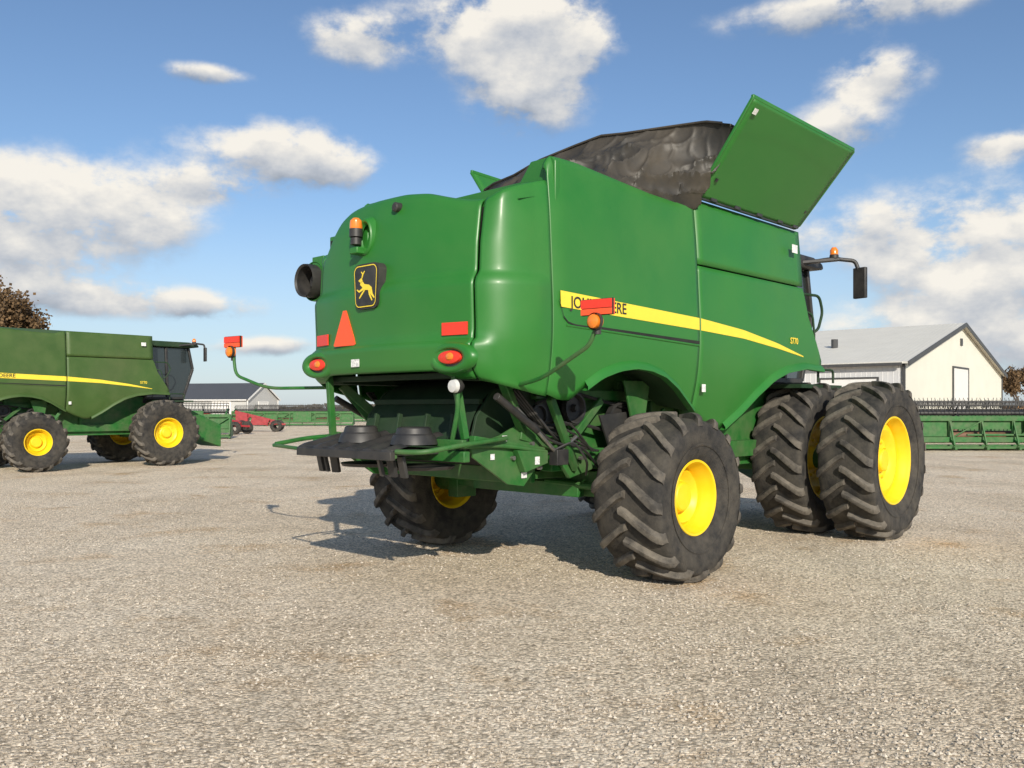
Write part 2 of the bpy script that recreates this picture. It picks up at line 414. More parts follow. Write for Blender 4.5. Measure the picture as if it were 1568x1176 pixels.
    for sx in(-1,1):
        g.prism([(-1.95,1.30),(-1.92,1.20),(-1.5,.95),(-1.29,.92),(-1.05,1.15),(-1.12,1.42),(-1.3,1.50),(-1.6,1.38)],'x',sx*.94,sx*.965)
        g.prism([(-1.45,1.25),(-1.05,1.22),(-1.05,1.12),(-1.35,1.05)],'x',sx*.97,sx*1.04)
        g.box((sx*.975,-1.5,1.30),(.07,.9,.05),rot=(R_(-8),0,0))
        g.bend([(sx*.98,-2.2,1.30),(sx*1.0,-1.6,1.30),(sx*1.02,-1.05,1.22)],.022,8)
    g.bend([(-1.05,-2.60,1.27),(-.2,-2.64,1.24),(.8,-2.62,1.23)],.018,8)
    g.bend([(.8,-2.62,1.27),(1.05,-2.55,1.27),(1.12,-2.2,1.32),(1.05,-1.6,1.36)],.022,8)
    g.bend([(-1.05,-2.58,1.28),(-1.08,-2.2,1.33),(-1.0,-1.6,1.36)],.022,8)
    g.box((.15,-2.15,1.33),(1.9,.05,.06))
    for sx in(-1,1):
        g.beam((sx*.95,-2.0,1.36),(sx*.9,-2.08,1.95),.05,.06)
    g.beam((-1.0,-1.3,1.3),(-1.15,-1.75,1.85),.05,.08)
    g.bend([(-1.25,-1.85,1.83),(-2.0,-2.1,1.83),(-2.48,-2.2,1.98),(-2.53,-2.2,2.22)],.018,8)
    g.bend([(1.2,-1.7,1.80),(1.6,-1.76,1.86),(2.12,-1.8,2.10),(2.2,-1.8,2.26)],.018,8)
    g.bend([(1.01,-2.14,1.76),(.99,-2.12,1.6),(.90,-2.1,1.36)],.022,8)
    make('tailboard_frame',g,frame,E,bevel=.004)
    st_=P()
    for sx in(-1,1):
        st_.tube([(sx*1.12,-1.55,1.62),(sx*1.06,-.94,1.20)],.018,10)
        st_.tube([(sx*1.0,-.6,1.35),(sx*1.0,-.9,1.18)],.02,10)
        for v,z in((-1.45,1.18),(-1.2,1.3),(-1.1,1.08),(-.5,1.14)): st_.tube([(sx*.96,v,z),(sx*1.0,v,z)],.02,8)
    make('cylinder_rods',st_,M['steel'],E)
    bk=P()
    for sx in(-1,1):
        bk.tube([(sx*1.15,-1.83,1.72),(sx*1.09,-1.25,1.42)],.034,12)
        bk.box((sx*1.06,-.92,1.17),(.10,.16,.14))
    rows=[]
    for v,z in((-2.68,1.22),(-2.67,1.27),(-2.62,1.29),(-2.4,1.335),(-2.2,1.38),(-2.1,1.40)):
        rows.append([(u,v,z+(0.02*math.cos(u*26))) for u in np.linspace(-.52,.80,70)])
    bk.grid(rows)
    bk.box((.14,-2.4,1.26),(1.30,.5,.05)); bk.box((.14,-2.66,1.235),(1.34,.05,.07))
    for u in(-.05,.68):
        bk.lathe([(1.32,.20),(1.37,.185),(1.40,.17),(1.405,.155),(1.455,.14),(1.465,.12),(1.465,.001)],c=(u,-2.33,0),axis='z',n=28)
    for u in(-.42,-.34,-.2,.45,.6,.74): bk.box((u,-2.5,1.14),(.09,.03,.18),rot=(R_(12),0,random.uniform(-.5,.5)))
    for u in(-.1,.55): bk.lathe([(1.10,.001),(1.10,.28),(1.13,.30),(1.14,.001)],c=(u,-2.15,0),axis='z',n=24)
    make('spreader_deck',bk,M['black'],E,bevel=.004)
    ex=P()
    ex.lathe([(-2.00,.150),(-2.02,.168),(-1.99,.172),(-1.6,.172),(-1.6,.15),(-2.0,.15)],c=(-1.44,0,2.93),axis='y',n=32)
    ex.lathe([(-1.9,.001),(-1.9,.06),(-1.8,.15)],c=(-1.44,0,2.93),axis='y',n=32)
    make('air_outlet',ex,M['black'],E)
    exg=P(); exg.lathe([(-1.90,.19),(-1.91,.205),(-1.4,.225),(-1.2,.2)],c=(-1.43,0,2.93),axis='y',n=32)
    exg.box((-1.36,-1.65,3.0),(.2,.5,.36))
    make('air_outlet_shroud',exg,green,E,solid=.01,bevel=.03)
    def hv(u,z): 
        return -2.03-.13*(1-(u/1.12)**2)-interp(ER,z)
    gp=P(); rd=P(); am=P(); orr=P(); wh=P(); bl=P(); ln=P()
    for sx in(-1,1):
        u=sx*.95; y=hv(u,2.05)
        gp.lathe([(.03,.215),(-.015,.205),(-.032,.18),(-.036,.15),(-.030,.125),(.0,.115)],c=(u,y+.0,2.035),axis='y',n=40,sc=(1.35,1,.62))
        bl.lathe([(-.004,.12),(-.004,.001)],c=(u,y-.0,2.035),axis='y',n=32,sc=(1.35,1,.62))
        rd.lathe([(-.034,.001),(-.032,.06),(-.022,.088),(0,.095)],c=(u,y-.006,2.04),axis='y',n=28,sc=(1.5,1,.60))
        am.lathe([(-.046,.001),(-.044,.025),(-.036,.035),(-.02,.04)],c=(u+.02,y-.006,2.045),axis='y',n=20,sc=(1.3,1,.9))
        rd.box((u,hv(u,2.28)-.012,2.28),(.26,.012,.105),rot=(0,0,sx*.2))
        a=(2.2,-1.8,2.34) if sx>0 else (-2.53,-2.2,2.30)
        tl=.12
        rd.box((a[0],a[1]-.02,a[2]+.07),(.27,.010,.065),rot=(0,0,tl)); orr.box((a[0],a[1]-.019,a[2]+.01),(.27,.010,.045),rot=(0,0,tl))
        orr.box((a[0],a[1]+.015,a[2]+.045),(.27,.010,.12),rot=(0,0,tl))
        bl.box((a[0],a[1]-.003,a[2]+.045),(.272,.018,.125),rot=(0,0,tl))
        am.lathe([(-.06,.001),(-.058,.035),(-.045,.052),(.02,.055),(.03,.035),(.03,.001)],c=(a[0],a[1]-.02,a[2]-.065),axis='y',n=24)
        bl.lathe([(-.03,.066),(.0,.068),(.0,.001)],c=(a[0],a[1]-.02,a[2]-.065),axis='y',n=24)
        bl.tube([(a[0],a[1],a[2]-.16),(a[0],a[1],a[2]+.0)],.026,10)
    make('tail_lamp_pods',gp,green,E,ang=60)
    tx=.08
    orr.prism([(-.73+tx,2.21),(-.71+tx,2.20),(-.41+tx,2.20),(-.39+tx,2.21),(-.54+tx,2.53),(-.58+tx,2.53)],'y',hv(-.48,2.3)-.025,hv(-.48,2.3)-.012)
    make('slow_moving_triangle_and_markers',orr,M['orange'],E)
    bx=-.33
    yb=hv(bx,3.25)-.09
    am.lathe([(3.27,.055),(3.29,.06),(3.35,.055),(3.375,.03),(3.38,.001)],c=(bx,yb,0),axis='z',n=20)
    bl.lathe([(3.20,.001),(3.20,.062),(3.275,.062),(3.275,.001)],c=(bx,yb,0),axis='z',n=20)
    bl.lathe([(3.12,.02),(3.13,.05),(3.19,.05),(3.2,.001)],c=(bx,yb,0),axis='z',n=20)
    gb=P(); gb.box((bx+.02,yb+.05,3.07),(.12,.20,.06)); gb.box((bx+.06,yb+.12,3.15),(.05,.1,.2))
    gb.lathe([(0.03,.15),(-.04,.13),(-.05,.11),(-.01,.085)],c=(bx+.08,hv(-.3,3.2)-.005,3.20),axis='y',n=24,sc=(.8,1,1.3))
    make('beacon_bracket',gb,green,E,bevel=.01)
    bl.lathe([(-.05,.001),(-.05,.03),(-.04,.043),(.03,.045)],c=(.14,hv(.14,3.43)-.01,3.42),axis='y',n=20)
    wh.box((-.24,hv(-.24,2.0)-.012,2.03),(.12,.004,.07)); wh.box((1.445,3.02,3.55),(.003,.14,.10)); wh.box((1.425,.98,1.83),(.004,.07,.08))
    wh.box((.975,-1.55,1.33),(.004,.06,.10)); wh.box((1.045,-1.2,1.15),(.004,.06,.07)); wh.box((.975,-1.30,1.02),(.004,.07,.05)); wh.box((.975,-1.7,1.2),(.004,.05,.05))
    cx,cz=-.10,2.72
    yb=hv(cx,2.66)-.022
    def rr(w,h,r,cx,cz):
        o=[]
        for (qx,qz,a0) in((w/2-r,h/2-r,0),(-w/2+r,h/2-r,90),(-w/2+r*1.1,-h/2+r,180),(w/2-r*1.1,-h/2+r,270)):
            for k_ in range(6):
                a=R_(a0+k_*18); o.append((cx+(qx+r*math.cos(a))*(.93 if qz<0 else 1),cz+qz+r*math.sin(a)))
        return o
    bd=P(); bd.prism(rr(.37,.41,.07,cx,cz),'y',yb,yb+.10); 
    bd.prism(rr(.31,.35,.05,cx,cz),'y',yb-.008,yb); make('badge_plate',bd,M['black'],E)
    by=P()
    o1=rr(.335,.375,.06,cx,cz); o2=rr(.318,.358,.052,cx,cz); n=len(o1)
    by.add([(a,yb-.010,b) for a,b in o1]+[(a,yb-.010,b) for a,b in o2],[(i,(i+1)%n,n+(i+1)%n,n+i) for i in range(n)])
    def poly(pts):
        by.prism([(cx+a*.15,cz+b*.165) for a,b in pts],'y',yb-.012,yb-.009)
    poly([(-.45,.25),(-.3,.3),(-.1,.12),(.35,.05),(.6,-.1),(.62,-.25),(.45,-.3),(.2,-.22),(-.15,-.2),(-.35,0),(-.5,.1)])
    poly([(-.68,.34),(-.42,.46),(-.3,.36),(-.28,.26),(-.45,.20)])
    poly([(-.38,.44),(-.3,.66),(-.42,.80),(-.36,.82),(-.25,.70),(-.1,.84),(-.06,.80),(-.2,.64),(-.32,.42)])
    poly([(-.28,-.08),(-.6,-.22),(-.82,-.12),(-.84,-.18),(-.6,-.32),(-.12,-.18)])
    poly([(-.12,-.18),(-.42,-.42),(-.62,-.62),(-.56,-.66),(-.30,-.45),(0,-.2)])
    poly([(.42,-.28),(.55,-.50),(.85,-.72),(.90,-.67),(.70,-.45),(.63,-.2)])
    poly([(.3,-.26),(.36,-.5),(.62,-.84),(.68,-.80),(.48,-.48),(.5,-.28)])
    make('badge_deer',by,M['stripe'],E,smooth=False)
    make('red_reflectors',rd,M['red'],E); make('amber_lamps',am,M['amber'],E); make('stickers',wh,M['white'],E)
    ln.lathe([(-.05,.001),(-.045,.05),(-.01,.058)],c=(1.01,-2.16,1.80),axis='y',n=20)
    make('work_lamp',ln,M['lens'],E)
    bl.lathe([(-.01,.062),(.03,.06),(.07,.03),(.07,.001)],c=(1.01,-2.16,1.80),axis='y',n=20)
    make('lamp_housings',bl,M['black'],E)
    cb=P(); gl=P(); rf=P()
    prof=[(3.36,1.95),(3.36,3.55),(4.72,3.55),(4.86,2.9),(4.55,2.0)]
    gl.prism(prof,'x',-.78,.78)
    make('cab_glass',gl,M['glass'],E,bevel=.03)
    for sx in(-1,1):
        for (a,b) in (((3.36,1.95),(3.36,3.55)),((4.05,1.95),(4.0,3.55)),((4.72,3.55),(4.86,2.9)),((4.86,2.9),(4.55,2.0)),((3.36,1.98),(4.55,2.0))):
            cb.beam((sx*.79,a[0],a[1]),(sx*.79,b[0],b[1]),.07,.07)
    cb.box((0,3.95,1.9),(1.5,1.3,.14))
    for sx in(-1,1):
        cb.bend([(sx*.9,4.5,3.62),(sx*1.15,4.75,3.68),(sx*1.40,4.92,3.64),(sx*1.45,4.92,3.5)],.03,8)
        cb.box((sx*1.47,4.92,3.33),(.19,.06,.42),rot=(0,0,sx*R_(-12)))
        cb.beam((sx*.8,4.3,3.60),(sx*1.25,4.75,3.66),.10,.05)
    cb.lathe([(3.66,.001),(3.66,.06),(3.72,.06),(3.72,.001)],c=(1.2,4.7,0),axis='z',n=16)
    make('cab_frame_and_mirrors',cb,M['black'],E,bevel=.02)
    rf.prism([(3.30,3.55),(3.30,3.66),(3.5,3.72),(4.7,3.72),(4.98,3.66),(5.02,3.58),(4.8,3.55)],'x',-.92,.92)
    make('cab_roof',rf,M['black'] if opened else M['green_shade'],E,bevel=.03)
    bc=P(); bc.lathe([(3.72,.055),(3.78,.055),(3.82,.03),(3.825,.001)],c=(1.2,4.7,0),axis='z',n=16)
    make('cab_beacon',bc,M['amber'],E)
    hr=P()
    hr.bend([(1.35,3.42,3.05),(1.42,3.75,3.05),(1.42,3.85,2.85),(1.42,3.72,2.62),(1.36,3.6,2.55)],.018,8)
    hr.bend([(1.35,3.40,2.85),(1.42,3.56,2.8),(1.42,3.62,2.5),(1.38,3.6,2.25)],.014,8)
    hr.bend([(1.36,3.85,1.95),(1.36,3.85,2.12),(1.36,4.3,2.12),(1.36,4.3,1.95)],.016,8)
    hr.box((1.0,4.0,1.90),(.7,1.2,.05))
    make('handrails_and_platform',hr,M['green_shade'],E)
    if opened:
        tp=P()
        base=[(-1.35,.85,3.70),(-1.34,-.2,3.70),(-1.3,-1.0,3.72),(-.7,-1.1,3.68),(0,-1.1,3.66),(.54,-1.10,3.70),(1.0,-1.12,3.74),(1.22,-1.0,3.74),(1.31,-.5,3.70),(1.33,.2,3.66),(1.34,.80,3.68)]
        ridge=[(-1.80,.9,4.42),(-1.5,.8,4.45),(-.95,.6,4.42),(-.5,.55,4.5),(0,.6,4.58),(.33,.645,4.63),(.6,.7,4.61),(.9,.76,4.60),(1.2,.82,4.59),(1.52,.86,4.57),(1.80,.88,4.49)]
        front=[(-1.74,3.2,4.42),(-1.5,3.2,4.48),(-.95,3.2,4.6),(-.5,3.2,4.65),(0,3.2,4.68),(.33,3.2,4.68),(.6,3.2,4.67),(.9,3.2,4.62),(1.2,3.2,4.56),(1.5,3.2,4.48),(1.74,3.2,4.42)]
        def rs(L_,n):
            t=np.linspace(0,len(L_)-1,n); A=np.array(L_)
            return np.stack([np.interp(t,range(len(L_)),A[:,k_]) for k_ in range(3)],1)
        n=200; B=rs(base,n); Rg=rs(ridge,n); Fr=rs(front,n)
        rows=[]
        def rdg(a,b,c): 
            x=abs(mnoise.noise(Vector((a,b,c)))); return math.exp(-(x/.11)**1.0)
        for j in range(80):
            t=j/79; row=[]
            for i in range(n):
                q=B[i]*(1-t)+Rg[i]*t
                s=i/n
                w1=rdg(s*4.0+.3*math.sin(t*5),t*3.8-s*2.5,1.3)*.11
                w2=rdg(s*8.0-t*2.2,t*5.2+s*2.5,4.3)*.065
                w3=mnoise.noise(Vector((s*6,t*2.5,7.7)))*.08
                w4=rdg(s*18+t*4,t*7.0,9.1)*.028
                wv=w1+w2+w3+w4-.04
                env=max(math.sin(math.pi*t),0)**.5
                sag=-.22*env
                row.append((q[0]-.07*env+wv*env*.3,q[1]+(.12-wv*.8)*env,q[2]+(sag+wv*.7)*env))
            rows.append(row)
        for j in range(1,12):
            t=j/11; rows.append([tuple(Rg[i]*(1-t)+Fr[i]*t+np.array([0,0,-.10*math.sin(math.pi*t)*math.sin(math.pi*i/(n-1))])) for i in range(n)])
        tp.grid(rows)
        make('tank_cover_tarp',tp,M['tarp'],E,ang=80,solid=.006)
        tb=P()
        tb.tube([tuple(Rg[i]) for i in range(4,n-4,4)],.014,8)
        make('tarp_bow',tb,M['tarp'],E)
        xp=P()
        for sx in(-1,1):
            a0=Vector((sx*1.40,.93,3.83)); b0=Vector((sx*1.40,3.2,3.83)); a1=Vector((sx*2.03,.93,4.70)); b1=Vector((sx*2.09,3.2,4.64))
            rows=[]
            nrm=Vector((sx*.81,0,-.58))
            for i in range(33):
                t=i/32; row=[]
                for j in range(25):
                    s=j/24
                    q=(a0*(1-s)+b0*s)*(1-t)+(a1*(1-s)+b1*s)*t
                    c0=.76-.12*(2*s-1)**2
                    bulge=.005/(1+math.exp(-(t-c0)*60))
                    row.append(tuple(q+nrm*bulge))
                rows.append(row)
            if sx<0: rows=[r[::-1] for r in rows]
            xp.grid(rows)
        make('tank_extension_lid',xp,green,E,solid=.025,fix=False)
        xe=P()
        for sx in(-1,1):
            xe.beam((sx*2.02,.91,4.72),(sx*2.08,3.22,4.66),.035,.045)
            xe.beam((sx*1.40,.915,3.86),(sx*2.025,.915,4.71),.03,.035)
            xe.beam((sx*1.40,3.215,3.86),(sx*2.085,3.215,4.65),.03,.035)
        make('lid_flange',xe,green,E,bevel=.008)
        xb=P()
        for v in(1.2,1.7,2.2,2.7,3.1): xb.box((1.395,v,3.835),(.05,.12,.035))
        xb.box((1.385,2.05,3.822),(.03,2.2,.02)); 
        for (v,z) in((3.1,4.0),(3.02,4.51),(1.05,4.0)):
            xx=1.40+(z-3.83)*.63/.87+.012
            xb.box((xx,v,z),(.02,.035,.035),rot=(0,R_(36),0))
        make('lid_hinges',xb,M['black'],E)
        xs=P(); xs.box((1.995,1.02,4.60),(.006,.07,.06),rot=(0,R_(36),0)); make('lid_sticker',xs,M['white'],E)
    else:
        tp=P(); tp.prism([(-1.3,3.72),(-1.0,3.84),(1.0,3.84),(1.3,3.72)],'y',-1.2,3.2); make('folded_tank_cover',tp,green,E,bevel=.02)
    for sx in(-1,1):
        tg='right' if sx>0 else 'left'
        wheel('rear_wheel_'+tg,.80,.74,.345,(sx*1.65,0,.79),E,sx,16,phase=.2*sx+.1)
        if duals:
            wheel('front_outer_wheel_'+tg,.985,.66,.535,(sx*2.00,FA,.975),E,sx,19,phase=.07)
            wheel('front_inner_wheel_'+tg,.985,.66,.535,(sx*1.13,FA,.975),E,sx,19,phase=.2)
        else:
            wheel('front_wheel_'+tg,.975,.70,.43,(sx*1.55,FA,.965),E,sx,19,phase=.1)
    return E
al=math.atan2(-.69,.724)
combine('combine_harvester',(.299,9.499,0),al,1,M['green'],True,True,4.02)
ang=R_(47); fx,fy=math.cos(ang),math.sin(ang); rx,ry=fy,-fx
s2=.96
fw=(-9.85,25.0)
ox=fw[0]-s2*(3.6*fx+1.55*rx); oy=fw[1]-s2*(3.6*fy+1.55*ry)
combine('combine_harvester.001',(ox,oy,0),math.atan2(ry,rx),s2,M['green_old'],False,False,3.6)

# ------------------------------------------------------------------ headers
def header(name,loc,rz,L,reel=True,col='green_frame'):
    E=empty(name,loc,rz); g=P(); b=P(); a=P()
    g.box((0,0,1.22),(L,.16,.18)); g.box((0,-.05,.42),(L,.18,.20)); g.box((0,.10,.20),(L,.3,.06)); g.box((0,.06,.98),(L,.03,.34)); g.box((0,-.3,.13),(L,.08,.10))
    g.prism([(.2,.16),(1.5,.06),(1.5,.10),(.2,.22)],'x',-L/2,L/2)
    n=int(L/1.1)
    for i in range(n+1):
        x=-L/2+L*i/n
        g.box((x,-.02,.80),(.12,.10,.86)); g.beam((x,-.1,.40),(x,-.42,.22),.06,.08); g.beam((x,-.42,.22),(x,-.06,1.1),.06,.06)
        g.box((x,-.3,.10),(.1,.5,.1))
        if i<n and i%2==0: g.beam((x,-.08,.45),(x+L/n,-.08,1.15),.05,.05)
        if i<n and i%3==1: g.box((x+L/n/2,.04,.68),(L/n,.02,.3))
    for sx in(-1,1):
        g.prism([(-.1,.12),(-.1,1.25),(.4,1.3),(1.2,.9),(2.1,.25),(2.1,.1)],'x',sx*L/2-.04,sx*L/2+.04)
        g.beam((sx*(L/2-.2),.0,1.3),(sx*(L/2-.2),1.2,1.55),.08,.12)
    g.box((0,-.15,.8),(1.6,.3,.9)); g.tube([(-L/4,-.12,.6),(L/4,-.12,.6)],.05,8)
    make('header_frame',g,M[col],E,bevel=.01)
    a.tube([(-L/2,.45,.55),(L/2,.45,.55)],.20,16)
    make('cross_auger',a,M['brown'],E)
    if reel:
        b.tube([(-L/2+.1,1.0,1.42),(L/2-.1,1.0,1.42)],.09,12)
        for k in range(6):
            t=2*math.pi*k/6+.3; y=1.0+.48*math.cos(t); z=1.42+.48*math.sin(t)
            b.beam((-L/2+.1,y,z),(L/2-.1,y,z),.04,.05)
            x=-L/2+.15
            while x<L/2-.1:
                b.beam((x,y,z),(x+random.uniform(-.02,.02),y+.08,z-.26),.02,.02)
                if k in(1,2): b.beam((x,y,z),(x+random.uniform(-.03,.03),y+.03,z+.14),.018,.018)
                x+=.16
            for x in np.linspace(-L/2+.12,L/2-.12,5): b.beam((x,1.0,1.42),(x,y,z),.03,.05)
        make('reel',b,M['black'],E)
    return E
header('grain_header',(20.3,33.6,0),R_(-1),12)
header('grain_header.001',(24,41,0),R_(-2),13)
header('grain_header.002',(-25,98,0),R_(4),12); header('grain_header.003',(-14,104,0),R_(4),12)
header('grain_header.004',(-17.6,46,0),R_(14),5.5)
header('grain_header.005',(45,52,0),R_(-3),12)
header('grain_header.006',(-19,80,0),R_(6),9)
header('grain_header.007',(28,47,0),R_(-2),13)
cn=empty('corn_header',(-16.9,41.5,0),R_(20)); q=P()
q.box((0,0,.9),(4.5,.5,.7)); 
for i in range(7):
    x=-2.1+i*.7
    q.prism([(.2,1.25),(.2,.35),(-2.0,.15),(-1.2,.75)],'x',x-.22,x+.22)
q.box((0,.35,1.2),(4.5,.1,.6)); q.beam((-1,.4,.5),(-1,1.4,1.0),.15,.15); q.beam((1,.4,.5),(1,1.4,1.0),.15,.15)
make('header_body',q,M['green_frame'],cn,bevel=.05)
def red_trailer(name,loc,rz,L):
    E=empty(name,loc,rz); g=P(); t=P()
    g.beam((-L/2,0,.6),(L/2,0,.5),.12,.12); g.beam((-L/2,.0,1.35),(L/2-.6,0,.65),.24,.24)
    g.box((-L/2+.5,0,.95),(.8,.9,.55)); g.beam((0,0,.5),(0,0,1.05),.08,.08); g.beam((L/4,-.6,.5),(L/4,.6,.5),.1,.1)
    g.beam((-L/3,-.4,.5),(-L/3+.5,-.4,1.15),.06,.06); g.beam((L/6,-.4,.4),(-.3,-.4,1.0),.06,.06)
    g.prism([(-.7,.45),(.5,.45),(.7,.9),(-.5,1.0)],'y',-.42,-.38)
    make('frame_and_tube',g,M['redpaint'],E,bevel=.02)
    for x in(-L/3,L/3):
        for y in(-.75,.75): t.lathe([(y-.12,.18),(y-.12,.36),(y-.06,.4),(y+.06,.4),(y+.12,.36),(y+.12,.18),(y-.12,.18)],c=(x,0,.4),axis='y',n=20)
    make('tires',t,M['tire'],E)
red_trailer('auger_trailer',(-18.0,55,0),R_(-12),3.6); red_trailer('auger_trailer.001',(-17.4,61,0),R_(8),3.4)
lg=P()
for i in range(9):
    for j in range(2): lg.tube([(52+i*1.2,90,.5+j*.9),(52+i*1.2+.3,94,.5+j*.9)],.5,10)
make('timber_pile',lg,mat('timber',(.30,.17,.07),rough=.8,var=.4,scale=3))

# ------------------------------------------------------------------ buildings
def ribbed(name,col,rough,scale=3.2,var=.06,axis=0,bump=.6):
    m,nt,b=new_mat(name); N=nt.nodes; L=nt.links
    tc=N.new('ShaderNodeTexCoord'); sp=N.new('ShaderNodeSeparateXYZ'); L.new(tc.outputs['Object'],sp.inputs[0])
    mm=N.new('ShaderNodeMath'); mm.operation='MULTIPLY'; mm.inputs[1].default_value=scale; L.new(sp.outputs[axis],mm.inputs[0])
    fr=N.new('ShaderNodeMath'); fr.operation='FRACT'; L.new(mm.outputs[0],fr.inputs[0])
    gt=N.new('ShaderNodeMapRange'); gt.inputs['From Min'].default_value=.80; gt.inputs['From Max'].default_value=.9; L.new(fr.outputs[0],gt.inputs['Value'])
    no=N.new('ShaderNodeTexNoise'); no.inputs['Scale'].default_value=.7; no.inputs['Detail'].default_value=7; L.new(tc.outputs['Object'],no.inputs['Vector'])
    mr=N.new('ShaderNodeMapRange'); mr.inputs['To Min'].default_value=1-var*2; mr.inputs['To Max'].default_value=1+var; L.new(no.outputs['Fac'],mr.inputs['Value'])
    sc=N.new('ShaderNodeVectorMath'); sc.operation='SCALE'; sc.inputs[0].default_value=col; L.new(mr.outputs[0],sc.inputs['Scale']); L.new(sc.outputs[0],b.inputs['Base Color'])
    bp=N.new('ShaderNodeBump'); bp.inputs['Strength'].default_value=bump; bp.inputs['Distance'].default_value=.05; L.new(gt.outputs[0],bp.inputs['Height']); L.new(bp.outputs[0],b.inputs['Normal'])
    b.inputs['Roughness'].default_value=rough
    return m
M_door=mat('door_white',(.74,.73,.70),rough=.5,var=.05)
M_dtrim=mat('dark_trim',(.06,.06,.06),rough=.5)
def barn(name,loc,rz,W,Lh,He,Hr,wall,gable,roofm,trim,doors):
    E=empty(name,loc,rz)
    w=P(); w.box((.1,Lh/2,He/2),(.2,Lh,He)); w.box((W-.1,Lh/2,He/2),(.2,Lh,He)); make('side_walls',w,wall,E,smooth=False)
    g=P(); 
    for y in(0,Lh-.2): g.prism([(0.0,0),(W,0),(W,He),(W/2,Hr-.05),(0,He)],'y',y-.02,y+.2)
    make('gable_walls',g,gable,E,smooth=False)
    r=P(); o=.35; sl=(Hr-He)/(W/2)
    for s in(0,1):
        xs=[-o,W/2] if s==0 else [W+o,W/2]
        z0=He-o*sl+.03; z1=Hr+.03
        r.add([(xs[0],-o,z0),(xs[1],-o,z1),(xs[1],Lh+o,z1),(xs[0],Lh+o,z0),(xs[0],-o,z0+.12),(xs[1],-o,z1+.12),(xs[1],Lh+o,z1+.12),(xs[0],Lh+o,z0+.12)],
              [(0,1,2,3),(7,6,5,4),(0,4,5,1),(1,5,6,2),(2,6,7,3),(3,7,4,0)])
    make('roof',r,roofm,E,smooth=False)
    t=P()
    for s in(0,1):
        a=(-o if s==0 else W+o); t.beam((a,-o-.03,He-o*sl+.02),(W/2,-o-.03,Hr+.02),.06,.28)
    for x in(-.03,W+.03): t.box((x,-.03,He/2),(.14,.14,He))
    for x in(-o-.04,W+o+.04): t.box((x,Lh/2,He-o*sl),(.12,Lh,.18))
    make('trim',t,trim,E,smooth=False)
    d=P(); f=P()
    for (kind,p,w_,h_) in doors:
        if kind=='g':
            d.box((p,-.06,h_/2),(w_,.06,h_)); 
            f.box((p-w_/2-.06,-.08,h_/2),(.12,.1,h_)); f.box((p+w_/2+.06,-.08,h_/2),(.12,.1,h_)); f.box((p,-.08,h_+.06),(w_+.24,.1,.12))
        else:
            d.box((-.05,p,h_/2),(.06,w_,h_)); f.box((-.07,p-w_/2-.05,h_/2),(.1,.1,h_)); f.box((-.07,p+w_/2+.05,h_/2),(.1,.1,h_)); f.box((-.07,p,h_+.05),(.1,w_+.2,.1))
    make('doors',d,M_door,E,smooth=False); make('door_frames',f,trim,E,smooth=False)
    v=P(); 
    if Lh>30: v.tube([(W*.2,6,He+1.2),(W*.2,6,He+2.0)],.22,10); v.box((W/2,-.05,Hr-1.2),(.5,.1,.5)); make('roof_vent_and_lamp',v,M_dtrim,E)
    return E
wall1=ribbed('ribbed_white_wall',(.60,.60,.60),.5,axis=1); gab1=ribbed('ribbed_cream_gable',(.74,.72,.62),.5,axis=0); roof1=ribbed('ribbed_light_roof',(.66,.64,.57),.6,axis=1)
barn('metal_barn',(23.1,52,0),math.atan2(.77,.638),27.3,45,4.3,7.5,wall1,gab1,roof1,M_dtrim,[('g',13.4,4.2,4.4),('s',3.2,3.4,3.4),('s',9,3.4,3.4),('g',22,1.1,2.1)])
wall2=ribbed('white_wall',(.5,.5,.48),.5,axis=1); roof2=ribbed('dark_grey_roof',(.075,.08,.09),.6,axis=1)
barn('metal_barn.001',(-45,150,0),R_(75),10,15,3.2,5.9,wall2,wall2,roof2,M_door,[('g',5,3.0,2.7),('s',5,3.5,2.8)])

